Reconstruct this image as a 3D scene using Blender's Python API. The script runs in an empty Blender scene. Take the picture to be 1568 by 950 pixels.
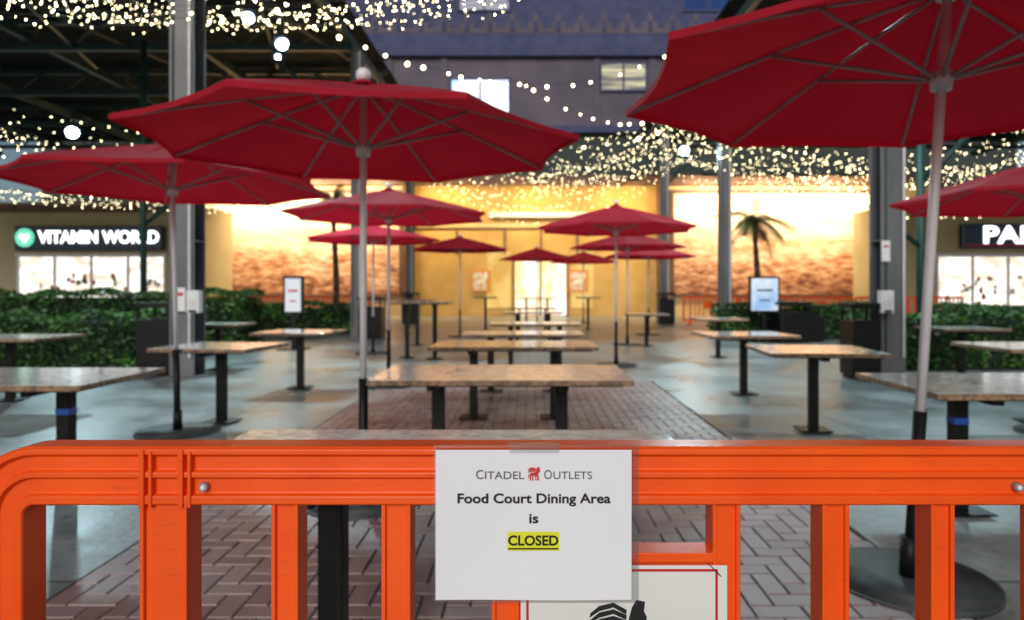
import bpy, math, random
from mathutils import Vector
random.seed(7)
R=random.uniform
S=bpy.context.scene
pi=math.pi

# ---------------------------------------------------------------- materials
def mk(name):
    m=bpy.data.materials.new(name); m.use_nodes=True
    nt=m.node_tree; b=nt.nodes['Principled BSDF']
    return m,nt,b
def mat(name,c1,c2=None,rough=.5,metal=0,scale=8,detail=6,bump=0,bscale=None,lo=.35,hi=.65,r2=None,stretch=None,spec=None):
    m,nt,b=mk(name); N=nt.nodes; L=nt.links
    b.inputs['Base Color'].default_value=(*c1,1)
    b.inputs['Roughness'].default_value=rough
    b.inputs['Metallic'].default_value=metal
    if spec is not None: b.inputs['Specular IOR Level'].default_value=spec
    tc=N.new('ShaderNodeTexCoord'); src=tc.outputs['Object']
    if stretch:
        mp=N.new('ShaderNodeMapping'); mp.inputs['Scale'].default_value=stretch
        L.new(src,mp.inputs[0]); src=mp.outputs[0]
    if c2 is not None:
        n=N.new('ShaderNodeTexNoise'); n.inputs['Scale'].default_value=scale; n.inputs['Detail'].default_value=detail
        L.new(src,n.inputs['Vector'])
        r=N.new('ShaderNodeValToRGB'); r.color_ramp.elements[0].position=lo; r.color_ramp.elements[1].position=hi
        r.color_ramp.elements[0].color=(*c1,1); r.color_ramp.elements[1].color=(*c2,1)
        L.new(n.outputs[0],r.inputs[0]); L.new(r.outputs[0],b.inputs['Base Color'])
        if r2 is not None:
            mr=N.new('ShaderNodeMapRange'); mr.inputs['To Min'].default_value=rough; mr.inputs['To Max'].default_value=r2
            mr.inputs['From Min'].default_value=lo; mr.inputs['From Max'].default_value=hi
            L.new(n.outputs[0],mr.inputs[0]); L.new(mr.outputs[0],b.inputs['Roughness'])
    if bump:
        n2=N.new('ShaderNodeTexNoise'); n2.inputs['Scale'].default_value=bscale or scale*4; n2.inputs['Detail'].default_value=5
        L.new(src,n2.inputs['Vector'])
        bp=N.new('ShaderNodeBump'); bp.inputs['Strength'].default_value=bump; bp.inputs['Distance'].default_value=.01
        L.new(n2.outputs[0],bp.inputs['Height']); L.new(bp.outputs[0],b.inputs['Normal'])
    return m
def emit(name,c,s,sample=True):
    m,nt,b=mk(name)
    b.inputs['Base Color'].default_value=(.8,.8,.8,1)
    b.inputs['Emission Color'].default_value=(*c,1); b.inputs['Emission Strength'].default_value=s
    if not sample: m.cycles.emission_sampling='NONE'
    return m
def emit_noise(name,c1,c2,s,scale,stretch=(1,1,1),lo=.4,hi=.6):
    m,nt,b=mk(name); N=nt.nodes; L=nt.links
    tc=N.new('ShaderNodeTexCoord'); mp=N.new('ShaderNodeMapping'); mp.inputs['Scale'].default_value=stretch
    L.new(tc.outputs['Object'],mp.inputs[0])
    n=N.new('ShaderNodeTexNoise'); n.inputs['Scale'].default_value=scale; n.inputs['Detail'].default_value=5
    L.new(mp.outputs[0],n.inputs['Vector'])
    r=N.new('ShaderNodeValToRGB'); r.color_ramp.elements[0].position=lo; r.color_ramp.elements[1].position=hi
    r.color_ramp.elements[0].color=(*c1,1); r.color_ramp.elements[1].color=(*c2,1)
    L.new(n.outputs[0],r.inputs[0]); L.new(r.outputs[0],b.inputs['Emission Color'])
    b.inputs['Emission Strength'].default_value=s
    b.inputs['Base Color'].default_value=(.05,.05,.05,1)
    return m

def orange_mat():
    m,nt,b=mk('orange_plastic'); N=nt.nodes; L=nt.links
    tc=N.new('ShaderNodeTexCoord')
    n=N.new('ShaderNodeTexNoise'); n.inputs['Scale'].default_value=5; n.inputs['Detail'].default_value=8
    L.new(tc.outputs['Object'],n.inputs['Vector'])
    r=N.new('ShaderNodeValToRGB'); e=r.color_ramp.elements
    e[0].position=.3; e[0].color=(.84,.075,.003,1); e[1].position=.7; e[1].color=(.98,.115,.005,1)
    L.new(n.outputs[0],r.inputs[0])
    mp=N.new('ShaderNodeMapping'); mp.inputs['Scale'].default_value=(3,30,30); mp.inputs['Rotation'].default_value=(0,.4,.2)
    L.new(tc.outputs['Object'],mp.inputs[0])
    n2=N.new('ShaderNodeTexNoise'); n2.inputs['Scale'].default_value=6; n2.inputs['Detail'].default_value=9; n2.inputs['Roughness'].default_value=.7
    L.new(mp.outputs[0],n2.inputs['Vector'])
    r2=N.new('ShaderNodeValToRGB'); r2.color_ramp.elements[0].position=.57; r2.color_ramp.elements[1].position=.72
    L.new(n2.outputs[0],r2.inputs[0])
    mx=N.new('ShaderNodeMix'); mx.data_type='RGBA'
    mu=N.new('ShaderNodeMath'); mu.operation='MULTIPLY'; mu.inputs[1].default_value=.5
    L.new(r2.outputs[0],mu.inputs[0]); L.new(mu.outputs[0],mx.inputs['Factor'])
    L.new(r.outputs[0],mx.inputs['A']); mx.inputs['B'].default_value=(.42,.05,.012,1)
    L.new(mx.outputs['Result'],b.inputs['Base Color'])
    rr=N.new('ShaderNodeMapRange'); rr.inputs['To Min'].default_value=.26; rr.inputs['To Max'].default_value=.48
    L.new(n2.outputs[0],rr.inputs[0]); L.new(rr.outputs[0],b.inputs['Roughness'])
    n3=N.new('ShaderNodeTexNoise'); n3.inputs['Scale'].default_value=45; n3.inputs['Detail'].default_value=4; L.new(tc.outputs['Object'],n3.inputs['Vector'])
    bp=N.new('ShaderNodeBump'); bp.inputs['Strength'].default_value=.22; bp.inputs['Distance'].default_value=.004
    L.new(n3.outputs[0],bp.inputs['Height']); L.new(bp.outputs[0],b.inputs['Normal'])
    return m
ORANGE=orange_mat()
def canopy_mat():
    m,nt,b=mk('red_canvas'); N=nt.nodes; L=nt.links
    tc=N.new('ShaderNodeTexCoord')
    n=N.new('ShaderNodeTexNoise'); n.inputs['Scale'].default_value=2.2; n.inputs['Detail'].default_value=8; n.inputs['Roughness'].default_value=.65
    L.new(tc.outputs['Object'],n.inputs['Vector'])
    r=N.new('ShaderNodeValToRGB'); e=r.color_ramp.elements
    e[0].position=.3; e[0].color=(.40,.004,.022,1); e[1].position=.7; e[1].color=(.58,.009,.038,1)
    L.new(n.outputs[0],r.inputs[0]); L.new(r.outputs[0],b.inputs['Base Color'])
    b.inputs['Roughness'].default_value=.85
    bp=N.new('ShaderNodeBump'); bp.inputs['Strength'].default_value=.6; bp.inputs['Distance'].default_value=.03
    L.new(n.outputs[0],bp.inputs['Height']); L.new(bp.outputs[0],b.inputs['Normal'])
    t=N.new('ShaderNodeBsdfTranslucent'); t.inputs[0].default_value=(.50,.003,.014,1)
    mx=N.new('ShaderNodeMixShader'); mx.inputs[0].default_value=.36
    out=N['Material Output']
    L.new(b.outputs[0],mx.inputs[1]); L.new(t.outputs[0],mx.inputs[2]); L.new(mx.outputs[0],out.inputs[0])
    return m
CANVAS=canopy_mat()
ALU=mat('painted_pole',(.74,.72,.73),(.60,.58,.60),rough=.35,scale=4)
RIB=mat('rib_metal',(.38,.28,.28),(.28,.20,.20),rough=.45,metal=.2,scale=3)
BLACK=mat('black_metal',(.005,.005,.006),(.011,.011,.011),rough=.45,scale=20,spec=.2)
BASEM=mat('cast_base',(.03,.035,.04),(.055,.06,.06),rough=.6,scale=10,bump=.2)
TOP=mat('stone_top',(.36,.36,.34),(.64,.63,.59),rough=.07,scale=26,detail=9,r2=.18,bump=.03,bscale=40,lo=.3,hi=.7)
EDGE=mat('stone_edge',(.34,.21,.12),(.10,.065,.045),rough=.6,scale=25,bump=.8,bscale=60)
BLUE=mat('blue_tape',(.02,.10,.5),rough=.5)
STEEL=mat('grey_steel',(.10,.105,.115),(.15,.155,.165),rough=.45,scale=3,stretch=(1,1,.3))
DSTEEL=mat('dark_green_steel',(.008,.040,.038),(.018,.060,.055),rough=.5,scale=2)
ROOF=mat('roof_deck',(.004,.010,.012),(.010,.020,.022),rough=.8,scale=2,spec=.1)
WHITE=mat('white_plastic',(.75,.76,.78),(.68,.69,.7),rough=.4,scale=3)
PAPER=mat('white_paper',(.82,.82,.86),(.78,.78,.83),rough=.6,scale=4,bump=.05,bscale=6)
BULB=emit('warm_bulb',(1,.86,.50),21,False)
BULB2=emit('globe_bulb',(1,.86,.55),11,False)
WIRE=mat('wire',(.01,.01,.01),rough=.6)
FLOOD=emit('cool_flood_lens',(.55,.76,1),40,False)

# ---------------------------------------------------------------- mesh builder
class MB:
    def __init__(s): s.v=[];s.f=[];s.m=[];s.sm=[];s.mats=[]
    def mi(s,m):
        if m not in s.mats: s.mats.append(m)
        return s.mats.index(m)
    def face(s,idx,m,sm=False): s.f.append(idx);s.m.append(s.mi(m));s.sm.append(sm)
    def poly(s,pts,m,sm=False):
        o=len(s.v); s.v+= [tuple(p) for p in pts]; s.face(list(range(o,o+len(pts))),m,sm)
    def box(s,x0,x1,y0,y1,z0,z1,m,rz=0,top=None):
        cx,cy=(x0+x1)/2,(y0+y1)/2; o=len(s.v); c,sn=math.cos(rz),math.sin(rz)
        for z in (z0,z1):
            for x,y in ((x0,y0),(x1,y0),(x1,y1),(x0,y1)):
                dx,dy=x-cx,y-cy; s.v.append((cx+dx*c-dy*sn,cy+dx*sn+dy*c,z))
        for i,q in enumerate(((3,2,1,0),(4,5,6,7),(0,1,5,4),(1,2,6,5),(2,3,7,6),(3,0,4,7))):
            s.face([o+a for a in q], top if (top and i==1) else m)
    def cyl(s,p0,p1,r0,r1,m,n=12,caps=True):
        p0,p1=Vector(p0),Vector(p1); d=(p1-p0).normalized()
        a=d.orthogonal().normalized(); b=d.cross(a); o=len(s.v)
        for p,r in ((p0,r0),(p1,r1)):
            for i in range(n):
                t=2*pi*i/n; s.v.append(tuple(p+a*math.cos(t)*r+b*math.sin(t)*r))
        for i in range(n):
            j=(i+1)%n; s.face([o+i,o+j,o+n+j,o+n+i],m,True)
        if caps:
            s.face([o+i for i in range(n)][::-1],m); s.face([o+n+i for i in range(n)],m)
    def ball(s,c,r,m,n=8,k=5):
        o=len(s.v); c=Vector(c)
        for j in range(k+1):
            ph=pi*j/k
            for i in range(n):
                t=2*pi*i/n; s.v.append((c.x+r*math.sin(ph)*math.cos(t),c.y+r*math.sin(ph)*math.sin(t),c.z+r*math.cos(ph)))
        for j in range(k):
            for i in range(n):
                a=o+j*n+i;b=o+j*n+(i+1)%n; s.face([a,a+n,b+n,b],m,True)
    def octa(s,c,r,m):
        o=len(s.v); x,y,z=c
        s.v+=[(x+r,y,z),(x-r,y,z),(x,y+r,z),(x,y-r,z),(x,y,z+r),(x,y,z-r)]
        for a,b,d in ((0,2,4),(2,1,4),(1,3,4),(3,0,4),(2,0,5),(1,2,5),(3,1,5),(0,3,5)): s.face([o+a,o+b,o+d],m,True)
    def build(s,name,loc=(0,0,0),bevel=0,parent=None,rz=0,seg=2):
        me=bpy.data.meshes.new(name); me.from_pydata(s.v,[],s.f)
        for m in s.mats: me.materials.append(m)
        me.polygons.foreach_set('material_index',s.m); me.polygons.foreach_set('use_smooth',s.sm); me.update()
        ob=bpy.data.objects.new(name,me); S.collection.objects.link(ob); ob.location=loc; ob.rotation_euler[2]=rz
        if bevel:
            b=ob.modifiers.new('b','BEVEL'); b.width=bevel; b.segments=seg; b.limit_method='ANGLE'; b.angle_limit=.7
            b.harden_normals=False
        if parent: ob.parent=parent
        return ob
def empty(name,loc=(0,0,0)):
    e=bpy.data.objects.new(name,None); S.collection.objects.link(e); e.location=loc; return e
def text(name,body,width,loc,m,parent=None,height=None,offset=0,extrude=.0003,rz=0):
    c=bpy.data.curves.new(name,'FONT'); c.body=body; c.align_x='CENTER'; c.align_y='CENTER'; c.extrude=extrude; c.offset=offset; c.size=1
    c.resolution_u=4
    ob=bpy.data.objects.new(name,c); S.collection.objects.link(ob); c.materials.append(m)
    c.extrude=0; bpy.context.view_layer.update()
    w,h=ob.dimensions[0],ob.dimensions[1]
    sx=width/w; sz=(height/h) if height else sx
    ob.rotation_euler=(pi/2,0,rz); ob.scale=(sx,sz,1); c.extrude=extrude; ob.location=loc
    if parent: ob.parent=parent
    return ob
GR=[[(.12,.36),(.8,.36),(.86,.6),(.6,.62),(.2,.56)],
    [(.10,0),(.26,0),(.22,.12),(.26,.4),(.12,.4)],[(.33,0),(.47,0),(.42,.12),(.44,.4),(.32,.38)],
    [(.58,0),(.72,0),(.68,.12),(.70,.4),(.58,.4)],[(.78,0),(.94,0),(.88,.12),(.86,.42),(.74,.4)],
    [(.66,.57),(.88,.55),(.93,.64),(1.0,.70),(.97,.76),(.98,.84),(.93,.90),(.95,1.0),(.80,1.02),(.72,.94),(.66,.8)],
    [(.12,.5),(.0,.4),(-.04,.15),(.02,.15),(.05,.36),(.14,.42)]]
for k in range(5):
    h=.07*k
    GR.append([(.62,.64+h*.8),(.40,.66+h),(.15,.62+h),(-.02,.55+h),(-.0,.60+h),(.15,.675+h),(.40,.71+h),(.63,.69+h*.8)])
def griffin(name,x,y,z,w,h,m,parent):
    b=MB()
    for i,p in enumerate(GR): b.poly([(x+a*w,y-.0002*(i%3),z+c*h) for a,c in p],m)
    return b.build(name,parent=parent)

# ---------------------------------------------------------------- ground
def ground_mat():
    m,nt,b=mk('concrete_paving'); N=nt.nodes; L=nt.links
    tc=N.new('ShaderNodeTexCoord')
    n=N.new('ShaderNodeTexNoise'); n.inputs['Scale'].default_value=.75; n.inputs['Detail'].default_value=12; n.inputs['Roughness'].default_value=.72
    L.new(tc.outputs['Object'],n.inputs['Vector'])
    r=N.new('ShaderNodeValToRGB'); e=r.color_ramp.elements
    e[0].position=.34; e[0].color=(.075,.085,.084,1); e[1].position=.64; e[1].color=(.32,.345,.335,1)
    L.new(n.outputs[0],r.inputs[0])
    n2=N.new('ShaderNodeTexNoise'); n2.inputs['Scale'].default_value=22; n2.inputs['Detail'].default_value=6
    L.new(tc.outputs['Object'],n2.inputs['Vector'])
    mx=N.new('ShaderNodeMix'); mx.data_type='RGBA'; mx.blend_type='MULTIPLY'; mx.inputs['Factor'].default_value=.6
    L.new(r.outputs[0],mx.inputs['A']); L.new(n2.outputs[0],mx.inputs['B'])
    vo=N.new('ShaderNodeTexVoronoi'); vo.inputs['Scale'].default_value=3.2; L.new(tc.outputs['Object'],vo.inputs['Vector'])
    vr=N.new('ShaderNodeMapRange'); vr.inputs['From Min'].default_value=.05; vr.inputs['From Max'].default_value=.09; vr.inputs['To Min'].default_value=.55; vr.inputs['To Max'].default_value=1
    L.new(vo.outputs['Distance'],vr.inputs[0])
    br=N.new('ShaderNodeTexBrick'); br.offset=0; br.inputs['Scale'].default_value=1; br.inputs['Brick Width'].default_value=3.0; br.inputs['Row Height'].default_value=3.0
    br.inputs['Mortar Size'].default_value=.012; br.inputs['Color1'].default_value=(1,1,1,1); br.inputs['Color2'].default_value=(.85,.85,.85,1); br.inputs['Mortar'].default_value=(.4,.4,.4,1)
    L.new(tc.outputs['Object'],br.inputs['Vector'])
    m2=N.new('ShaderNodeMix'); m2.data_type='RGBA'; m2.blend_type='MULTIPLY'; m2.inputs['Factor'].default_value=1
    L.new(mx.outputs['Result'],m2.inputs['A']); L.new(br.outputs['Color'],m2.inputs['B'])
    m3=N.new('ShaderNodeMix'); m3.data_type='RGBA'; m3.blend_type='MULTIPLY'; m3.inputs['Factor'].default_value=1
    L.new(m2.outputs['Result'],m3.inputs['A']); L.new(vr.outputs[0],m3.inputs['B'])
    gm=N.new('ShaderNodeMix'); gm.data_type='RGBA'; gm.blend_type='MULTIPLY'; gm.inputs['Factor'].default_value=1; gm.inputs['B'].default_value=(1.6,1.6,1.6,1)
    L.new(m3.outputs['Result'],gm.inputs['A'])
    L.new(gm.outputs['Result'],b.inputs['Base Color'])
    mr=N.new('ShaderNodeMapRange'); mr.inputs['From Min'].default_value=.3; mr.inputs['From Max'].default_value=.7; mr.inputs['To Min'].default_value=.22; mr.inputs['To Max'].default_value=.55
    L.new(n.outputs[0],mr.inputs[0]); L.new(mr.outputs[0],b.inputs['Roughness'])
    bp=N.new('ShaderNodeBump'); bp.inputs['Strength'].default_value=.35; bp.inputs['Distance'].default_value=.01
    L.new(n2.outputs[0],bp.inputs['Height']); L.new(bp.outputs[0],b.inputs['Normal'])
    return m
b=MB(); b.poly([(-300,-300,0),(300,-300,0),(300,300,0),(-300,300,0)],ground_mat()); b.build('ground')

def paver_mat():
    m,nt,b=mk('clay_pavers'); N=nt.nodes; L=nt.links
    at=N.new('ShaderNodeAttribute'); at.attribute_name='tone'
    tc=N.new('ShaderNodeTexCoord')
    n=N.new('ShaderNodeTexNoise'); n.inputs['Scale'].default_value=1.1; n.inputs['Detail'].default_value=8
    L.new(tc.outputs['Object'],n.inputs['Vector'])
    r=N.new('ShaderNodeValToRGB'); e=r.color_ramp.elements
    e[0].position=.0; e[0].color=(.17,.085,.078,1); e[1].position=1; e[1].color=(.37,.27,.255,1)
    ad=N.new('ShaderNodeMath'); ad.operation='MULTIPLY_ADD'; ad.inputs[1].default_value=.5
    L.new(at.outputs['Fac'],ad.inputs[0])
    mr=N.new('ShaderNodeMapRange'); mr.inputs['From Min'].default_value=.3; mr.inputs['From Max'].default_value=.7; mr.inputs['To Max'].default_value=.5
    L.new(n.outputs[0],mr.inputs[0]); L.new(mr.outputs[0],ad.inputs[2]); L.new(ad.outputs[0],r.inputs[0])
    L.new(r.outputs[0],b.inputs['Base Color'])
    n2=N.new('ShaderNodeTexNoise'); n2.inputs['Scale'].default_value=60; n2.inputs['Detail'].default_value=5
    L.new(tc.outputs['Object'],n2.inputs['Vector'])
    bp=N.new('ShaderNodeBump'); bp.inputs['Strength'].default_value=.5; bp.inputs['Distance'].default_value=.006
    L.new(n2.outputs[0],bp.inputs['Height']); L.new(bp.outputs[0],b.inputs['Normal'])
    b.inputs['Roughness'].default_value=.42
    return m
PV=paver_mat(); GROUT=mat('grout',(.03,.028,.028),(.06,.055,.055),rough=.9,scale=10)
x0,x1,y0,y1=-1.97,1.72,.2,9.6; u=.102
b=MB(); b.poly([(x0-.02,y0,.004),(x1+.02,y0,.004),(x1+.02,y1+.02,.004),(x0-.02,y1+.02,.004)],GROUT)
tones=[0.0]
cl=lambda v,a,c:max(a,min(c,v))
def brick(ax,bx,ay,by):
    ax,bx,ay,by=cl(ax,x0,x1),cl(bx,x0,x1),cl(ay,y0,y1),cl(by,y0,y1)
    if bx-ax<.02 or by-ay<.02: return
    g=.003; h=.012+R(-.0012,.0012); e=.004; o=len(b.v)
    ax+=g;bx-=g;ay+=g;by-=g
    b.v+=[(ax,ay,.003),(bx,ay,.003),(bx,by,.003),(ax,by,.003),(ax+e,ay+e,h),(bx-e,ay+e,h),(bx-e,by-e,h),(ax+e,by-e,h)]
    t=R(0,1)
    for q in ((4,5,6,7),(0,1,5,4),(1,2,6,5),(2,3,7,6),(3,0,4,7)):
        b.face([o+i for i in q],PV); tones.append(t)
nx=int((x1-x0)/u)+3; ny=int((y1-y0)/u)+3
for j in range(-2,ny):
    for i in range(-3,nx):
        t=(i-j)%4; X=x0+i*u; Y=y0+j*u
        if t==0: brick(X,X+2*u,Y,Y+u)
        if t==3: brick(X,X+u,Y,Y+2*u)
pv=b.build('brick_pavement')
a=pv.data.attributes.new('tone','FLOAT','FACE'); a.data.foreach_set('value',tones)

# ---------------------------------------------------------------- orange barrier
def barrier_mesh(full=True):
    b=MB()
    prof=[(0,.005),(.004,.0),(.011,0),(.015,.008),(.034,.008),(.037,.0005),(.044,.0005),(.047,.008),(.068,.008),(.071,0),(.082,0),(.084,.003),(.084,.05),(0,.05)]
    XL,XR,ZT=-.812,1.25,1.055; r=.1
    path=[]
    path.append((XL,.12,1,0)); 
    for k in range(0,10):
        t=(pi/2)*k/9; path.append((XL+r-r*math.cos(t),ZT-r+r*math.sin(t),math.cos(t),-math.sin(t)))
    for xx in [-.6,-.4,-.2,0,.2,.4,.6,.8,1.0]: path.append((xx,ZT,0,-1))
    for k in range(0,10):
        t=(pi/2)*k/9; path.append((XR-r+r*math.sin(t),ZT-r+r*math.cos(t),-math.sin(t),-math.cos(t)))
    path.append((XR,.12,-1,0))
    o=len(b.v); n=len(prof)
    for (x,z,nx_,nz_) in path:
        for (q,y) in prof: b.v.append((x+nx_*q,y,z+nz_*q))
    for i in range(len(path)-1):
        for k in range(n):
            k2=(k+1)%n; b.face([o+i*n+k,o+(i+1)*n+k,o+(i+1)*n+k2,o+i*n+k2],ORANGE)
    b.face([o+k for k in range(n)],ORANGE); b.face([o+(len(path)-1)*n+k for k in range(n)][::-1],ORANGE)
    def post(xa,xb,z0,z1,ya=.004):
        f=.006; 
        b.box(xa,xa+f,ya,.047,z0,z1,ORANGE); b.box(xb-f,xb,ya,.047,z0,z1,ORANGE)
        b.box(xa+f-.001,xb-f+.001,ya+.006,.043,z0+.001,z1-.001,ORANGE)
    zt=ZT-.083
    for xa,xb in ((-.372,-.333),(-.213,-.171),(-.054,-.014),(.265,.305),(.423,.462),(.58,.614),(.738,.78),(.88,.92),(1.035,1.075)):
        post(xa,xb,.19,zt)
    post(-.560,-.492,.19,zt,.001)
    for xa in (-.560,-.504):
        b.box(xa,xa+.008,-.0025,.03,zt-.004,ZT-.004,ORANGE)
        b.box(xa+.014,xa+.019,-.0022,.03,zt-.004,ZT-.006,ORANGE)
    b.box(-.015,.266,.003,.045,.888,.902,ORANGE); b.box(-.015,.266,.009,.043,.60,.887,ORANGE); b.box(-.015,.266,.003,.045,.585,.599,ORANGE)
    b.box(XL+.08,XR-.08,.001,.049,.12,.2,ORANGE); b.box(XL+.08,XR-.08,-.003,.004,.15,.17,ORANGE)
    for xf in (-.55,1.02):
        b.box(xf-.03,xf+.03,-.24,.30,.0,.05,ORANGE); b.box(xf-.035,xf+.035,-.05,.10,.045,.13,ORANGE)
    for xr in (-.468,.704): 
        b.cyl((xr,.010,.997),(xr,-.001,.997),.0075,.0065,RIB,14)
        b.cyl((xr,-.0005,.997),(xr,-.0025,.997),.004,.0035,WHITE,10)
    return b
ob=barrier_mesh().build('plastic_barrier',(0,.98,0),bevel=.0022,seg=2)
bm_far=barrier_mesh().build('plastic_barrier.001',(-13.5,25.5,0))
for X in [-11.4,-9.3,-7.2,6.6,8.7,10.8,12.9,15.0]:
    o2=bpy.data.objects.new('plastic_barrier',bm_far.data); S.collection.objects.link(o2); o2.location=(X,25.5+R(-.2,.2),0); o2.rotation_euler[2]=R(-.05,.05)

# ---------------------------------------------------------------- closed sign (paper in sleeve)
sg=empty('closed_notice')
PX=lambda px:(px-810)*.97/1045
PZ=lambda py:1.28-(py-445)*.97/1045
b=MB()
W,H=9,7
o=len(b.v)
for j in range(H+1):
    for i in range(W+1):
        X=-.1327+(.2785)*i/W; Z=PZ(919)+(PZ(689)-PZ(919))*j/H
        b.v.append((X,.970+.0012*math.sin(i*.8)*(1-j/H),Z))
for j in range(H):
    for i in range(W): b.face([o+j*(W+1)+i,o+j*(W+1)+i+1,o+(j+1)*(W+1)+i+1,o+(j+1)*(W+1)+i],PAPER,True)
pp=b.build('paper',parent=sg)
m,nt,bs=mk('clear_sleeve'); N=nt.nodes;L=nt.links
tr=N.new('ShaderNodeBsdfTransparent'); tr.inputs[0].default_value=(.90,.90,.90,1); gl=N.new('ShaderNodeBsdfGlossy'); gl.inputs['Roughness'].default_value=.12
mx=N.new('ShaderNodeMixShader'); mx.inputs[0].default_value=.06
L.new(tr.outputs[0],mx.inputs[1]); L.new(gl.outputs[0],mx.inputs[2]); L.new(mx.outputs[0],N['Material Output'].inputs[0]); SLEEVE=m
b=MB(); b.box(PX(663),PX(979),.9752,.9758,PZ(926),PZ(683),SLEEVE); b.box(PX(780),PX(856),.9645,.9650,PZ(692),PZ(676),SLEEVE)
b.build('plastic_sleeve',parent=sg)
INK=mat('black_ink',(.008,.008,.01),rough=.6); GREY=mat('grey_ink',(.12,.12,.14),rough=.6); RED=mat('red_ink',(.6,.02,.03),rough=.5)
YEL=mat('yellow_highlight',(.76,.78,.02),rough=.6)
yy=.9682
cw=.97/1045
def tx(name,body,pxa,pxb,py,hpx,m,off=0,y=yy):
    return text(name,body,(pxb-pxa)*cw,(((pxa+pxb)/2-810)*cw,y,PZ(py)),m,sg,height=hpx*cw,offset=off,extrude=.0001)
tx('text_c','C',729,740,727,14,GREY); tx('text_itadel','ITADEL',742,802,728,11.5,GREY)
tx('text_o','O',833,845,727,14,GREY); tx('text_utlets','UTLETS',847,906,728,11.5,GREY)
griffin('logo',PX(809),yy,PZ(735),18*cw,20*cw,RED,sg)
tx('text_line_1','Food Court Dining Area',700,934,763.5,20,INK,.022)
tx('text_line_2','is',810,824,794,14.5,INK,.022)
b=MB(); b.poly([(PX(777),.9686,PZ(843)),(PX(856),.9686,PZ(843)),(PX(856),.9686,PZ(814)),(PX(777),.9686,PZ(814))],YEL); b.build('highlight',parent=sg)
tx('text_line_3','CLOSED',778,855,828,16,INK,.03)
b=MB(); b.poly([(PX(778),yy,PZ(841)),(PX(855),yy,PZ(841)),(PX(855),yy,PZ(838.6)),(PX(778),yy,PZ(838.6))],INK); b.build('underline',parent=sg)
lb=empty('logo_board')
WB=mat('white_board',(.78,.78,.76),(.72,.72,.70),rough=.35,scale=5); REDP=mat('red_paint',(.55,.015,.02),rough=.4)
b=MB(); b.box(-.012,.284,.977,.981,.60,.886,WB); b.build('panel',parent=lb,bevel=.001)
b=MB(); y=.9764
b.box(-.004,.270,y-.0004,y,.878,.8815,REDP); b.box(.2665,.270,y-.0004,y,.61,.8775,REDP); b.box(-.004,-.0005,y-.0004,y,.61,.8775,REDP); b.build('border',parent=lb)
griffin('emblem',.088,.976,.70,.082,.135,INK,lb)
b=MB(); b.cyl((.256,.976,.890),(.274,.974,.872),.0007,.0007,INK,6); b.build('cable_tie',parent=lb)

# ---------------------------------------------------------------- umbrellas
def umbrella(X,Y,rim=2.22,apex=2.58,r=1.37,rot=0,lean=0,leany=0,base=True,runner=None):
    b=MB(); ns,nt_=4,6
    def P(t,k,s,dz=0):
        a0=math.radians(22.5+45*k)+rot; a1=a0+pi/4
        x=(math.cos(a0)*(1-s)+math.cos(a1)*s); y=(math.sin(a0)*(1-s)+math.sin(a1)*s)
        sc=1-.045*4*s*(1-s)*t
        z=rim+(apex-rim)*(1-t**1.12)-.035*4*s*(1-s)*math.sin(pi*t)+dz
        return (x*r*t*sc+lean*z,y*r*t*sc+leany*z,z)
    for k in range(8):
        o=len(b.v)
        for i in range(nt_+1):
            for j in range(ns+1): b.v.append(P(max(i/nt_,.01),k,j/ns))
        for i in range(nt_):
            for j in range(ns):
                q=o+i*(ns+1)+j; b.face([q,q+ns+1,q+ns+2,q+1],CANVAS,True)
        o=len(b.v)
        for j in range(ns+1): b.v.append(P(1,k,j/ns))
        for j in range(ns+1):
            p=P(1,k,j/ns); b.v.append((p[0]*1.0,p[1],p[2]-.03))
        for j in range(ns): b.face([o+j,o+j+ns+1,o+j+ns+2,o+j+1],CANVAS,True)
        prev=P(.03,k,0,-.02)
        for i in range(1,5):
            q=P(i/4*.985,k,0,-.02); b.cyl(prev,q,.009,.009,RIB,6); prev=q
        zr=(runner or rim-.06)
        b.cyl((lean*zr,leany*zr,zr),P(.5,k,0,-.03),.009,.009,RIB,6)
    L3=lambda z:(lean*z,leany*z,z)
    b.cyl(L3(.74),L3(apex+.02),.021,.021,ALU,16)
    b.cyl(L3(.0),L3(.75),.028,.028,BLACK,16)
    zr=(runner or rim-.06)
    b.cyl(L3(zr-.04),L3(zr+.04),.042,.05,ALU,16); b.cyl(L3(apex-.06),L3(apex-.0),.045,.05,ALU,16)
    b.cyl(L3(apex-.01),L3(apex+.03),.10,.03,CANVAS,16)
    b.ball(L3(apex+.06),.045,WHITE,12,8)
    if base:
        b.cyl((0,0,.0),(0,0,.022),.35,.35,BASEM,48); b.cyl((0,0,.022),(0,0,.03),.34,.08,BASEM,48); b.cyl((0,0,.03),(0,0,.2),.04,.036,BLACK,16)
    return b.build('patio_umbrella',(X,Y,0))
umbrella(-1.0,4.12,2.16,2.52,1.31,rot=math.radians(11),runner=2.13)
umbrella(-3.17,6.16,2.24,2.6,1.4,rot=math.radians(8),lean=-.02)
umbrella(1.67,3.0,2.21,2.62,1.42,rot=0,lean=.065,runner=2.2)
umbrella(-1.87,9.1,2.28,2.62,1.37,rot=.1)
umbrella(-3.15,13.8,2.3,2.6,1.37,rot=.3)
umbrella(-1.9,18.8,2.4,2.75,1.37,rot=.1)
umbrella(.29,24.5,2.4,2.8,1.4,rot=.2)
umbrella(1.48,11.6,2.33,2.72,1.38,rot=-.1)
umbrella(2.32,16.1,2.3,2.65,1.37,rot=.2)
umbrella(3.45,19.7,2.25,2.6,1.37,rot=.0)
umbrella(2.15,27,2.4,2.8,1.37,rot=.15)
umbrella(4.75,6.1,2.1,2.48,1.4,rot=.1,lean=.01)

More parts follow.
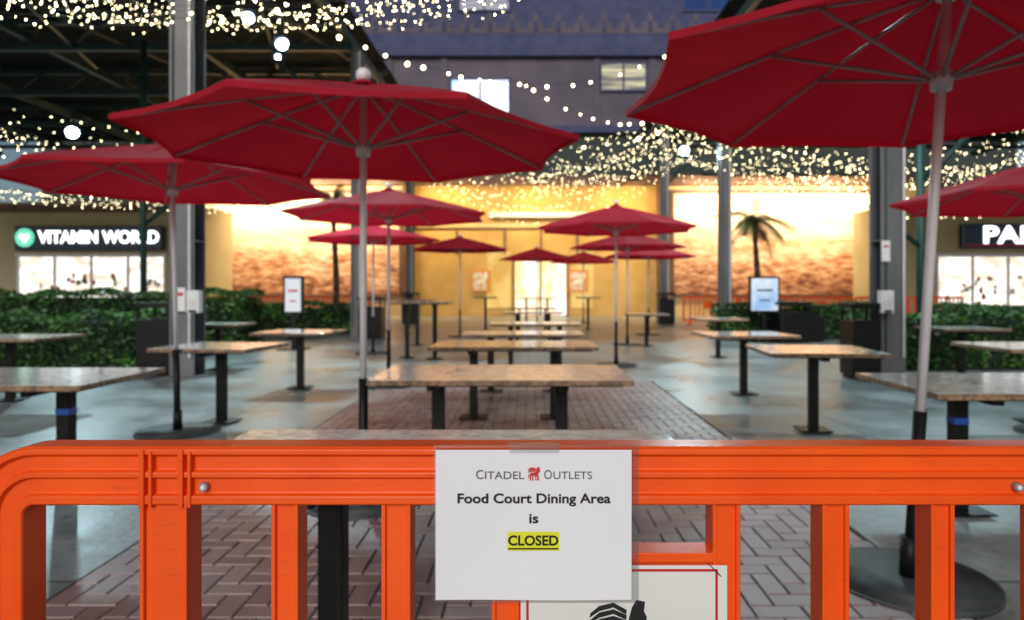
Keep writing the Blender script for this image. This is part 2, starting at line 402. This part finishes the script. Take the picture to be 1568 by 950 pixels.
# ---------------------------------------------------------------- tables
def table(cx,cy,w,d,legs,h=.75,rz=0,tape=False,lw=.08,name='dining_table'):
    b=MB(); b.box(-w/2,w/2,-d/2,d/2,h-.035,h,EDGE,top=TOP)
    b.box(-w/2+.05,w/2-.05,-d/2+.05,d/2-.05,h-.047,h-.0352,BLACK)
    for lx in legs:
        b.box(lx-lw/2,lx+lw/2,-lw/2,lw/2,.012,h-.05,BLACK)
        b.box(lx-.03,lx+.03,-d/2+.1,d/2-.1,h-.08,h-.048,BLACK)
        b.box(lx-.14,lx+.14,-.14,.14,.0165,.026,BLACK)
        if tape: b.box(lx-lw/2-.002,lx+lw/2+.002,-lw/2-.002,lw/2+.002,.51,.55,BLUE)
    return b.build(name,(cx,cy,0),bevel=.005,rz=rz)
table(-.27,2.2,1.58,.8,(-.36,.42))
table(-.17,4.45,1.58,.85,(-.42,.38))
table(-.15,6.8,1.6,.85,(-.4,.4))
table(-.08,8.6,1.5,.8,(-.4,.4))
table(.1,11.2,1.5,.8,(-.4,.4))
table(.1,17,1.5,.8,(-.4,.4))
table(.1,21,1.5,.8,(-.4,.4))
table(-3.3,4.25,1.6,.9,(-.4,.42),tape=True)
table(-2.97,6.6,.95,.85,(0,),rz=-.12)
table(-2.98,8.9,.95,.9,(0,),rz=-.05)
table(-6.0,7.9,1.2,.9,(0,))
table(2.9,3.95,1.6,.9,(-.42,.4),tape=True)
table(2.58,6.2,1.0,.95,(0,),rz=-.1)
table(2.64,8.4,1.05,.9,(0,),rz=.04)
table(4.9,6.6,1.1,.9,(0,))
table(2.7,15.7,.9,.9,(0,)); table(-2.3,12.9,.75,.7,(0,),h=1.07,name='bar_table'); table(-2.6,15.9,.75,.7,(0,),h=1.07,name='bar_table')
table(-1.75,12.7,.6,.6,(0,),h=1.07,name='bar_table')
table(-5.0,11.0,.9,.8,(0,)); table(6.2,9.8,.9,.8,(0,)); table(-1.4,22,.75,.7,(0,),h=1.07,name='bar_table'); table(1.9,22,.75,.7,(0,),h=1.07,name='bar_table')
table(3.6,13,.9,.9,(0,)); table(.3,26,1.5,.8,(-.4,.4),h=1.0,name='bar_table')

# ---------------------------------------------------------------- columns, roofs
def column(X,Y,h=7.7,w=.36,brace=0):
    b=MB(); t=.03
    b.box(-w/2,w/2,-w/2,-w/2+t,.03,h,STEEL); b.box(-w/2,w/2,w/2-t,w/2,.03,h,STEEL); b.box(-.015,.015,-w/2+t+.001,w/2-t-.001,.03,h,STEEL)
    b.box(-w/2-.06,w/2+.06,-w/2-.06,w/2+.06,0,.028,STEEL)
    for z in (2.0,4.0): b.box(-w/2+.01,w/2-.01,-w/2+t+.002,w/2-t-.002,z,z+.02,STEEL)
    b.cyl((w/2-.05,-w/2-.03,.3),(w/2-.05,-w/2-.03,h),.022,.022,ALU,8)
    b.cyl((-w/2+.06,-w/2-.02,.3),(-w/2+.06,-w/2-.02,h),.012,.012,DSTEEL,6)
    if brace:
        b.cyl((brace*.15,0,h-2.2),(brace*2.2,0,h-.1),.06,.06,DSTEEL,8)
        b.cyl((0,.15,h-2.2),(0,2.2,h-.1),.06,.06,DSTEEL,8)
    return b.build('steel_column',(X,Y,0),bevel=.004)
for Y in (10.1,18.5,26.7):
    column(-5.05 if Y<12 else -4.65,Y,brace=-1,w=.36 if Y<12 else .3); column(5.3,Y,brace=1,w=.36 if Y<12 else .3)
b=MB(); b.cyl((0,0,0),(0,0,4.5),.07,.07,DSTEEL,10); b.cyl((-1.1,-.4,2.75),(0,0,2.05),.045,.045,DSTEEL,8); b.cyl((0,0,3.2),(1.2,0,4.4),.05,.05,DSTEEL,8); b.build('steel_post',(7.0,12.2,0))
b=MB(); b.cyl((0,0,0),(0,0,7.5),.08,.08,DSTEEL,10); b.cyl((0,0,2.9),(1.5,0,4.1),.05,.05,DSTEEL,8); b.build('steel_post',(-9.6,17,0))
def dispenser(X,Y,Z):
    b=MB(); b.box(-.09,.09,-.12,0,-.16,.16,WHITE); b.box(-.06,.06,-.125,-.119,-.1,.02,ALU); b.box(-.05,.05,-.15,-.121,-.15,-.12,BLACK); b.build('sanitizer_dispenser',(X,Y,Z),bevel=.015)
dispenser(-4.80,9.86,1.12); dispenser(5.12,9.86,1.12)
b=MB(); b.box(-.09,.09,-.012,0,-.17,.17,WHITE); b.box(-.06,.06,-.014,-.0122,.05,.1,REDP); b.build('notice_plate',(-5.05,9.86,1.15)); 
b=MB(); b.box(-.06,.06,-.012,0,-.15,.15,WHITE); b.box(-.04,.04,-.014,-.0122,.05,.08,REDP); b.build('notice_plate',(5.15,9.86,1.85))
def bin_(X,Y,w=.5,h=1.1):
    b=MB(); b.box(-w/2,w/2,-w/2,w/2,.05,h-.25,BLACK); b.box(-w/2+.03,w/2-.03,-w/2+.03,w/2-.03,0,.05,BLACK)
    for sx in (-1,1):
        for sy in (-1,1): b.box(sx*(w/2-.03)-.02,sx*(w/2-.03)+.02,sy*(w/2-.03)-.02,sy*(w/2-.03)+.02,h-.249,h-.08,BLACK)
    b.box(-w/2-.02,w/2+.02,-w/2-.02,w/2+.02,h-.079,h,BLACK); b.build('trash_bin',(X,Y,0),bevel=.015)
bin_(-5.6,10.4); bin_(4.85,10.0,.42,1.1); bin_(-4.5,26,.6,1.2); bin_(5.2,26,.6,1.2); bin_(6.5,17,.75,1.0); bin_(7.1,17,.4,.9); bin_(-4.2,18.3,.6)

def roof(xa,xb,name):
    b=MB(); z=7.7
    b.box(xa,xb,7,33.6,z+.9,z+1.0,ROOF)
    for Y in [9.9+4.2*i for i in range(6)]:
        b.box(xa,xb,Y-.07,Y+.07,z,z+.16,DSTEEL); b.box(xa,xb,Y-.06,Y+.06,z+.7,z+.84,DSTEEL)
        n=int((xb-xa)/1.5)
        for i in range(n):
            xx=xa+(xb-xa)*i/n; x2=xa+(xb-xa)*(i+1)/n
            b.cyl((xx,Y,z+.1),((xx+x2)/2,Y,z+.72),.035,.035,DSTEEL,6); b.cyl(((xx+x2)/2,Y,z+.72),(x2,Y,z+.1),.035,.035,DSTEEL,6)
    for X in [xa+.1+(xb-xa-.2)*i/5 for i in range(6)]:
        b.box(X-.08,X+.08,7,33.5,z+.17,z+.4,DSTEEL)
    for i in range(4):
        X=xa+(xb-xa)*(i+.5)/4
        b.cyl((X,11,z+.1),(X+2.5,20,z+.1),.04,.04,DSTEEL,6); b.cyl((X+2.5,11,z+.1),(X,20,z+.1),.04,.04,DSTEEL,6)
    return b.build(name)
roof(-26,-4.7,'canopy_roof'); roof(5.1,26,'canopy_roof')

# ---------------------------------------------------------------- back wall with murals and entrance
CREAM=mat('warm_plaster',(.50,.36,.18),(.62,.46,.25),rough=.8,scale=.8)
YWALL=mat('yellow_plaster',(.46,.28,.08),(.58,.37,.13),rough=.8,scale=.9)
TRIM=mat('brown_trim',(.10,.05,.03),(.16,.08,.05),rough=.6,scale=3)
def mural_mat():
    m,nt,b=mk('mural_print'); N=nt.nodes; L=nt.links
    tc=N.new('ShaderNodeTexCoord')
    sp=N.new('ShaderNodeSeparateXYZ'); L.new(tc.outputs['Object'],sp.inputs[0])
    # broad painted masses (ridges, plazas)
    mp=N.new('ShaderNodeMapping'); mp.inputs['Scale'].default_value=(.35,1,1.0); L.new(tc.outputs['Object'],mp.inputs[0])
    n=N.new('ShaderNodeTexNoise'); n.inputs['Scale'].default_value=.8; n.inputs['Detail'].default_value=12; n.inputs['Roughness'].default_value=.68; n.inputs['Distortion'].default_value=.6
    L.new(mp.outputs[0],n.inputs['Vector'])
    # fine painted town detail: thin, elongated strokes
    mp2=N.new('ShaderNodeMapping'); mp2.inputs['Scale'].default_value=(1.3,1,3.4); mp2.inputs['Rotation'].default_value=(0,.22,0); L.new(tc.outputs['Object'],mp2.inputs[0])
    n2=N.new('ShaderNodeTexNoise'); n2.inputs['Scale'].default_value=1.7; n2.inputs['Detail'].default_value=9; n2.inputs['Roughness'].default_value=.6
    L.new(mp2.outputs[0],n2.inputs['Vector'])
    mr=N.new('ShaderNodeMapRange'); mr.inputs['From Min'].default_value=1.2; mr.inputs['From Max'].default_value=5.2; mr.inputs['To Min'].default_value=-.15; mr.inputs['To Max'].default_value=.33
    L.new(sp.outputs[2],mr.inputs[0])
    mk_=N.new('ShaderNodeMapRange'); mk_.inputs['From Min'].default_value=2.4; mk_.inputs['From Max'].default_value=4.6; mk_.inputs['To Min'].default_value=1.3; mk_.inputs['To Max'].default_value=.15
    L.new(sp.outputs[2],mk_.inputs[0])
    cen=N.new('ShaderNodeMath'); cen.operation='SUBTRACT'; cen.inputs[1].default_value=.5; L.new(n2.outputs[0],cen.inputs[0])
    mm=N.new('ShaderNodeMath'); mm.operation='MULTIPLY'; L.new(cen.outputs[0],mm.inputs[0]); L.new(mk_.outputs[0],mm.inputs[1])
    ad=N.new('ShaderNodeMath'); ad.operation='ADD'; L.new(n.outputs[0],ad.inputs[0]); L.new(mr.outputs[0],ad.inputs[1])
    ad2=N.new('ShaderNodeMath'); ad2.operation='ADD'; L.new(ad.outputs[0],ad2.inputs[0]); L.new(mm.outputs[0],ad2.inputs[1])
    r=N.new('ShaderNodeValToRGB'); e=r.color_ramp.elements
    e[0].position=.22; e[0].color=(.15,.05,.028,1); e[1].position=.85; e[1].color=(.84,.75,.60,1)
    x=e.new(.38); x.color=(.40,.17,.09,1); x=e.new(.54); x.color=(.64,.35,.20,1)
    L.new(ad2.outputs[0],r.inputs[0]); L.new(r.outputs[0],b.inputs['Base Color']); b.inputs['Roughness'].default_value=.7
    return m
MUR=mural_mat()
bw=empty('food_court_building')
b=MB(); D=34
b.box(-17,20.5,D,D+.5,0,6.9,CREAM); b.box(-5.7,6.3,D-.02,D+.01,.01,6.4,YWALL); b.build('wall',parent=bw)
b=MB()
b.box(-16.2,-6.3,D-.06,D-.002,1.1,6.1,MUR); b.box(7.2,17.3,D-.06,D-.002,1.1,6.1,MUR); b.build('murals',parent=bw)
b=MB()
for xa,xb in ((-16.2,-6.45),(7.2,17.3)):
    b.box(xa-.15,xb+.15,D-.12,D-.001,6.1,6.3,TRIM); b.box(xa-.15,xb+.15,D-.12,D-.001,.95,1.1,TRIM)
    b.box(xa-.15,xa,D-.12,D-.001,1.1,6.1,TRIM); b.box(xb,xb+.15,D-.12,D-.001,1.1,6.1,TRIM)
b.box(-17,20.5,D-.4,D-.0,6.5,6.95,TRIM)
for X in (-6,6.6): b.box(X-.25,X+.25,D-.35,D-.001,0,6.5,TRIM)
b.box(-2,3.2,D-.3,D-.001,4.9,5.15,ALU)
b.box(-5.6,6.3,D-.15,D-.001,4.4,4.6,CREAM)
for X in (-3.6,-1.2,.6,2.4,4.6): b.box(X-.05,X+.05,D-.1,D-.001,3.1,4.35,TRIM)
b.build('trim',parent=bw)
DOOR=emit_noise('lit_doorway',(1,.62,.22),(1,.95,.85),1.6,1.4,(1,1,.4))
DOOR2=emit_noise('lit_doorway_warm',(.8,.40,.04),(1,.62,.15),.9,1.2,(1,1,.6))
b=MB(); b.box(-.7,1.9,D-.05,D-.025,.05,2.9,DOOR); b.box(-2.1,-.9,D-.04,D-.022,.4,3.2,DOOR2); b.box(2.1,3.2,D-.04,D-.022,.4,3.2,DOOR2)
for X in (-.75,.57,1.9): b.box(X-.05,X+.05,D-.09,D-.051,0,3.0,TRIM)
b.box(-.8,1.95,D-.1,D-.052,2.9,3.02,TRIM)
b.build('entrance_doors',parent=bw)
CR2=mat('poster_cream',(.75,.7,.6),rough=.6); ORP=mat('poster_orange',(.6,.25,.05),rough=.6)
for X in (-2.4,2.45):
    b=MB(); b.box(X-.5,X+.5,D-.12,D-.095,1.2,2.3,ORP); b.build('poster',parent=bw); griffin('poster_emblem',X-.38,D-.13,1.3,.75,.9,CR2,bw)
def area(name,loc,size,sy,power,col,rx):
    l=bpy.data.lights.new(name,'AREA'); l.shape='RECTANGLE'; l.size=size; l.size_y=sy; l.energy=power; l.color=col
    o=bpy.data.objects.new(name,l); S.collection.objects.link(o); o.location=loc; o.rotation_euler=rx; return o
for i,X in enumerate((-14,-11,-8,9.0,12.2,15.4)):
    fx=empty('wall_washer_lamp',(X,D-1.9,6.6))
    b=MB(); b.box(-.9,.9,-.08,.08,.03,.14,BLACK); b.box(-.03,.03,.08,1.88,.05,.1,BLACK); b.build('housing',parent=fx)
    l=area('lamp',(0,0,.0),1.6,.12,440,(1,.76,.46),(math.radians(36),0,0)); l.parent=fx
for X in (-4,.4,4.6):
    fx=empty('wall_washer_lamp',(X,D-1.9,6.4)); b=MB(); b.box(-.6,.6,-.08,.08,.03,.14,BLACK); b.box(-.03,.03,.08,1.88,.05,.1,BLACK); b.build('housing',parent=fx)
    l=area('lamp',(0,0,0),1.1,.12,200,(1,.68,.28),(math.radians(24),0,0)); l.parent=fx

# ---------------------------------------------------------------- tall facade building behind
FAC=mat('stucco_facade',(.145,.12,.155),(.105,.09,.125),rough=.9,scale=.4)
FAC2=mat('facade_band',(.045,.055,.135),(.07,.08,.165),rough=.8,scale=1.5)
FLOW=mat('facade_lower',(.03,.045,.045),(.05,.06,.06),rough=.9,scale=.5)
GLASSB=mat('blue_glass',(.01,.04,.16),(.02,.06,.22),rough=.1,scale=.5)
WLIT=emit_noise('lit_window',(.45,.70,1),(1,1,1),1.6,.8,(1,1,.8))
WLITY=emit_noise('lit_window_warm',(.12,.12,.15),(1,.9,.55),.7,.8,(.4,1,5))
fb=empty('stucco_tower'); D2=42
b=MB(); b.box(-30,30,D2,D2+8,0,11.0,FLOW); b.box(-14,16,D2+.01,D2+8,11.0,26,FAC); b.build('walls',parent=fb)
b=MB()
b.box(-14.1,16.1,D2-.4,D2+.005,15.6,16.0,FAC2); b.box(-14.1,16.1,D2-.25,D2+.005,16.0,17.0,FAC2); b.box(-14.1,16.1,D2-.5,D2+.005,10.9,11.3,FAC2)
b.box(-14.1,16.1,D2-.05,D2+.005,17.0,26,FAC2)
for i in range(22):
    X=-13.6+i*1.4; z=17.0
    b.poly([(X-.69,D2-.27,z),(X+.69,D2-.27,z),(X+.69,D2-.27,z+.35),(X+.45,D2-.27,z+.35),(X+.45,D2-.27,z+.7),(X+.22,D2-.27,z+.7),(X+.16,D2-.27,z+1.05),(X,D2-.27,z+1.35),(X-.16,D2-.27,z+1.05),(X-.22,D2-.27,z+.7),(X-.45,D2-.27,z+.7),(X-.45,D2-.27,z+.35),(X-.69,D2-.27,z+.35)],FAC)
    b.box(X-.12,X+.12,D2-.35,D2-.28,17.15,17.75,FAC2)
for X in (-12,-8.6,-5.2,4.2,7.6,11): b.box(X-.2,X+.2,D2-.12,D2+.005,11.3,15.6,FAC)
b.build('parapet_ornament',parent=fb)
b=MB()
def win(xa,xb,za,zb,g,nm=3):
    b.box(xa,xb,D2-.07,D2+.008,za,zb,g)
    for i in range(nm+1):
        X=xa+(xb-xa)*i/nm; b.box(X-.06,X+.06,D2-.12,D2-.071,za,zb,FAC2)
    b.box(xa-.1,xb+.1,D2-.14,D2-.072,zb,zb+.12,FAC2); b.box(xa-.1,xb+.1,D2-.16,D2-.072,za-.12,za,FAC2)
win(-4.8,-1.2,12.2,14.2,WLIT,2); win(4.4,7.2,13.6,15.2,WLITY,2); win(-4.3,-1.2,18.5,22,GLASSB,2); win(9.5,12.5,18.5,22,GLASSB,2)
b.build('windows',parent=fb)

# ---------------------------------------------------------------- stores
STW=mat('store_plaster',(.42,.36,.20),(.50,.43,.26),rough=.8,scale=.6)
NAVY=mat('navy_sign',(.01,.03,.08),(.015,.045,.11),rough=.3,scale=.8)
STWIN=emit_noise('store_interior',(.6,.5,.38),(1,.97,.9),1.6,1.6,(1,1,2.2),.35,.6)
SHW=emit('sign_letters',(1,1,1),2.6)
GRN=emit('green_badge',(.05,.75,.45),1.0)
GRN2=mat('shelf_green',(.05,.25,.1),rough=.5)
def store(xa,xb,name,winx):
    e=empty(name); b=MB(); Y=28
    b.box(xa,xb,Y,Y+4,0,4.9,STW); b.box(xa-.1,xb+.1,Y-.25,Y-.001,4.5,4.75,TRIM)
    b.build('walls',parent=e); b=MB()
    for (wa,wb) in winx:
        b.box(wa,wb,Y-.03,Y-.002,.3,2.65,STWIN)
        n=max(2,int((wb-wa)/1.3))
        for i in range(n+1):
            X=wa+(wb-wa)*i/n; b.box(X-.05,X+.05,Y-.1,Y-.031,.2,2.75,ALU)
        b.box(wa-.1,wb+.1,Y-.12,Y-.032,2.65,2.8,ALU)
        for i in range(30):
            X=R(wa+.2,wb-.3); z=R(.4,1.8); b.box(X,X+R(.08,.22),Y-.05,Y-.031,z,z+R(.08,.25),random.choice((REDP,ALU,GRN2,ORP)))
    b.build('windows',parent=e)
store(-28,-13.9,'store_building',[(-20.9,-14.9)]); store(15.2,30,'store_building',[(16.7,22.5)])
s=empty('storefront_sign',(-17.9,27.9,3.42))
b=MB(); b.box(-3.0,3.0,-.2,.08,-.5,.48,NAVY); b.build('board',parent=s,bevel=.05)
text('letters','VITAMIN WORLD',4.9,(.45,-.215,0),SHW,s,height=.52,offset=.02,extrude=.02)
b=MB(); b.cyl((-2.55,-.19,0),(-2.55,-.24,0),.38,.38,GRN,20); b.poly([(-2.55,-.25,-.22),(-2.35,-.25,.05),(-2.42,-.25,.16),(-2.55,-.25,.06),(-2.68,-.25,.16),(-2.75,-.25,.05)],SHW); b.build('badge',parent=s)
s=empty('storefront_sign',(20.5,27.9,3.5))
b=MB(); b.box(-2.9,2.9,-.2,.08,-.5,.48,NAVY); b.build('board',parent=s,bevel=.05)
text('letters','PAPAYA',4.6,(.2,-.215,0),SHW,s,height=.72,offset=.02,extrude=.02)
b=MB(); b.box(-2.8,2.8,-.215,-.201,-.43,-.36,REDP); b.build('stripe',parent=s)

# ---------------------------------------------------------------- hedges
LEAF=[mat('leaf_%d'%i,c,rough=.5) for i,c in enumerate(((.022,.065,.012),(.038,.12,.018),(.07,.19,.03),(.012,.035,.010)))]
CORE=mat('hedge_core',(.006,.015,.005),rough=.9)
def hedge(x0,x1,y0,y1,h,dens=520,ls=.045):
    b=MB(); b.box(x0+.1,x1-.1,y0+.1,y1-.1,0,h-.1,CORE)
    ph=R(0,9)
    def hh(x,y): return h+.05*math.sin(x*2.1+ph)+.04*math.sin(x*5.3+y*3)
    def leaf(x,y,z,k):
        a=R(0,2*pi); t=R(-1,1); d=Vector((math.cos(a),math.sin(a),t)).normalized(); q=d.orthogonal().normalized()
        q=(q*math.cos(k)+d.cross(q)*math.sin(k)); s=ls*R(.6,1.5); c=Vector((x,y,z))
        clump=math.sin(x*3.1+ph)*math.sin(z*6+x*1.7)+R(-.9,.9)
        m=LEAF[3] if clump<-.7 else LEAF[0] if clump<0 else LEAF[1] if clump<.8 else LEAF[2]
        b.poly([c-d*s,c+q*s*.45,c+d*s,c-q*s*.45],m)
    W,Dp=x1-x0,y1-y0
    for _ in range(int(W*Dp*dens)): 
        x,y=R(x0,x1),R(y0,y1); leaf(x,y,hh(x,y)-abs(random.gauss(0,.05))+.03,R(0,6))
    for _ in range(int(W*h*dens)):
        x=R(x0,x1); leaf(x,y0+abs(random.gauss(0,.05))-.02,R(.05,hh(x,y0)),R(0,6))
    for X in (x0,x1):
        for _ in range(int(Dp*h*dens)):
            y=R(y0,y1); leaf(X+random.gauss(0,.05),y,R(.05,hh(X,y)),R(0,6))
    return b.build('hedge')
hedge(-11.5,-6.4,11.0,12.4,.86)
hedge(-15,-6.3,14.8,16.2,1.22,380,.055)
hedge(-10,-4.8,19.8,21,.85,350,.06)
hedge(5.7,10.5,10.9,12.3,.86)
hedge(5.0,9.0,17.6,18.8,.9,380,.055)
hedge(9.5,16,15,16.4,.9,350,.055)

# ---------------------------------------------------------------- palms
TRK=mat('palm_trunk',(.05,.035,.025),(.10,.07,.05),rough=.9,scale=8,bump=.8)
PG=mat('palm_green',(.05,.10,.02),rough=.5); PB=mat('palm_dry',(.16,.10,.04),rough=.7)
def palm(X,Y,h,fr=1.0,n=22):
    b=MB()
    for i in range(10):
        z0,z1=h*.8*i/10,h*.8*(i+1)/10
        b.cyl((.05*math.sin(i*.5),0,z0),(.05*math.sin((i+1)*.5),0,z1),.12-.004*i,.10-.004*i,TRK,10)
    c=Vector((.05*math.sin(5),0,h*.8))
    for k in range(n):
        a=2*pi*k/n*2.4+R(0,.5); el=R(-.6,1.3); L_=fr*R(.55,1.15); m=PB if el<.1 else PG
        prev=c.copy(); d=Vector((math.cos(a)*math.cos(el),math.sin(a)*math.cos(el),math.sin(el)))
        for s in range(9):
            d=(d+Vector((0,0,-.15))).normalized(); q=prev+d*L_/9; b.cyl(prev,q,.012,.01,m,4,False)
            side=d.cross(Vector((0,0,1))).normalized()
            ll=.30*fr*math.sin(pi*(s+1.5)/11)
            for sg_ in (-1,1):
                for w in (0,.5):
                    p=prev+(q-prev)*w; tip=p+side*sg_*ll+d*ll*.5+Vector((0,0,-ll*.5)); b.poly([p,p+d*.035*fr,tip],m)
            prev=q
    return b.build('palm_tree',(X,Y,0))
palm(7.0,21.0,4.3,1.35,19); palm(-6.4,22.5,5.4,.9)

# ---------------------------------------------------------------- kiosks
SCR=emit_noise('poster_light',(.30,.55,.9),(.85,.93,1),.9,1.5)
def board(X,Y,w,h,z,em,acc):
    e=empty('poster_stand',(X,Y,0)); b=MB(); b.box(-w/2-.05,w/2+.05,-.05,.05,z-.05,z+h+.05,BLACK); b.box(-.05,.05,-.04,.04,.02,z-.05,BLACK); b.box(-.3,.3,-.25,.25,0,.02,BLACK)
    b.build('frame',parent=e,bevel=.01); b=MB(); b.box(-w/2,w/2,-.058,-.051,z,z+h,em); b.box(-w*.3,w*.3,-.062,-.0585,z+h*.6,z+h*.66,acc); b.box(-w*.2,w*.2,-.062,-.0585,z+h*.3,z+h*.34,acc); b.build('poster_face',parent=e)
board(5.85,17.0,.66,.80,.78,SCR,NAVY); board(-5.1,14.8,.34,.72,.82,PAPER,REDP)

# ---------------------------------------------------------------- string lights
def cat(p,q,sag,t): 
    p,q=Vector(p),Vector(q); r=p.lerp(q,t); r.z-=sag*4*t*(1-t); return r
def strings(name,spans,spacing,r,m,ball=False,jit=.09):
    b=MB()
    for p,q,sag in spans:
        Ld=(Vector(q)-Vector(p)).length; n=max(3,int(Ld/spacing)); st=24; pr=None
        for i in range(st+1):
            c=cat(p,q,sag,i/st)
            if pr: b.cyl(pr,c,.004,.004,WIRE,4,False)
            pr=c
        for i in range(n):
            c=cat(p,q,sag,(i+R(.3,.7))/n); rr=r*R(.6,1.2)
            c=(c.x+R(-jit,jit),c.y+R(-jit,jit),c.z-rr*1.2+R(-jit,jit*.3))
            if ball: b.ball(c,rr,m,8,5)
            else: b.octa(c,rr,m)
    return b.build(name)
sp=[]
for i in range(22):
    Y=8.3+i*.33; sp.append(((-9.5,Y,5.0+R(-.1,.7)+i*.11),(-.9+R(-.5,1.1),Y+R(-1,1),5.2+R(-.1,.7)+i*.12),R(.2,.75)))
for i in range(9):
    sp.append(((-14,12+i*.7,5.3+R(-.4,.5)),(-6.5,15+i*.5,4.3+R(-.3,.5)),R(.2,.8)))
for i in range(7):
    sp.append(((-17,17+i*.8,4.3+R(-.2,.4)),(-6.5,19+i*.5,4.0+R(-.2,.3)),R(.2,.5)))
for i in range(11):
    Y=19+i*.7; sp.append(((-4.6,Y,5.9+R(-.3,.5)),(5.3,Y+R(-.5,.5),6.4+R(-.6,.9)),R(1.2,2.3)))
for i in range(15):
    sp.append(((-.2+R(-.9,1.4),22+i*.3,5.2+R(-.6,1.3)),(5.3,18+i*.3,6.2+R(-.9,.9)),R(.2,.9)))
for i in range(19):
    sp.append(((4.2+R(-.5,.5),19-i*.2,5.9+R(-1,.4)),(13.5,14+i*.22,5.0+R(-1.4,.9)),R(.3,1.6)))
for i in range(9):
    sp.append(((5.3,22+i*.4,5.5+R(-.6,.7)),(17,20+i*.5,5.4+R(-.7,.7)),R(.2,1.0)))
strings('fairy_lights',sp,.28,.0128,BULB)
gl=[((-4.6,10.5,6.0),(-.1,18,6.75),.35),((-.3,18,6.75),(4.4,14.5,7.2),.55),((-.1,18,6.75),(5.2,24,7.6),.7),((-4.6,18.5,6.6),(5.2,18.5,6.3),1.3)]
strings('globe_string_lights',gl,.62,.042,BULB2,True,.02)

# ---------------------------------------------------------------- flood lamps
def flood(X,Y,Z,p,tx,r=.11):
    e=empty('floodlight',(X,Y,Z)); b=MB(); d=(Vector(tx)-Vector((X,Y,Z))).normalized()
    b.cyl(-d*.15,d*.02,.07,.17,BLACK,20); b.cyl((0,0,.05),(0,0,.45),.02,.02,BLACK,8); b.ball(d*.03,r,FLOOD,20,14); b.build('housing',parent=e)
    l=bpy.data.lights.new('lamp','SPOT'); l.energy=p; l.color=(.62,.92,1); l.spot_size=math.radians(130); l.spot_blend=.6; l.shadow_soft_size=.15
    o=bpy.data.objects.new('lamp',l); S.collection.objects.link(o); o.parent=e; o.location=d*.2; o.rotation_euler=d.to_track_quat('-Z','Y').to_euler()
flood(-4.72,13,6.0,900,(-1,11,0),.11); flood(-5.3,12.9,6.45,500,(-4,8,0),.10); flood(-5.0,13.6,5.95,200,(-4,9,0),.05)
flood(-10.7,16,5.0,600,(-8,11,0),.13)
flood(4.65,20.5,5.5,700,(5,15,0),.13); flood(4.9,11.6,7.2,900,(3.5,9,0)); flood(9.5,15,6.5,600,(8,12,0))

# ---------------------------------------------------------------- world, sun, camera
w=bpy.data.worlds.new('World'); S.world=w; w.use_nodes=True; nt=w.node_tree
sky=nt.nodes.new('ShaderNodeTexSky'); sky.sky_type='NISHITA'; sky.sun_disc=False
EL,AZ=26,190
sky.sun_elevation=math.radians(EL); sky.sun_rotation=math.radians(AZ)
bg=nt.nodes['Background']; bg.inputs[1].default_value=.052
nt.links.new(sky.outputs[0],bg.inputs[0])
sl=bpy.data.lights.new('sun','SUN'); sl.energy=2.0; sl.angle=math.radians(30); sl.color=(1,.96,.90)
so=bpy.data.objects.new('sun',sl); S.collection.objects.link(so)
dv=Vector((math.sin(math.radians(AZ))*math.cos(math.radians(EL)),math.cos(math.radians(AZ))*math.cos(math.radians(EL)),math.sin(math.radians(EL))))
so.rotation_euler=dv.to_track_quat('Z','Y').to_euler(); so.location=(0,-5,20)
cam=bpy.data.cameras.new('camera'); co=bpy.data.objects.new('camera',cam); S.collection.objects.link(co)
cam.sensor_width=36; cam.lens=24; cam.clip_end=1000; cam.clip_start=.05
co.location=(0,0,1.28); co.rotation_euler=(math.radians(90),0,0)
cam.shift_x=-.0166; cam.shift_y=-.0191
cam.dof.use_dof=True; cam.dof.focus_distance=.975; cam.dof.aperture_fstop=4.5
S.camera=co
S.view_settings.view_transform='Standard'; S.view_settings.look='None'; S.view_settings.exposure=0
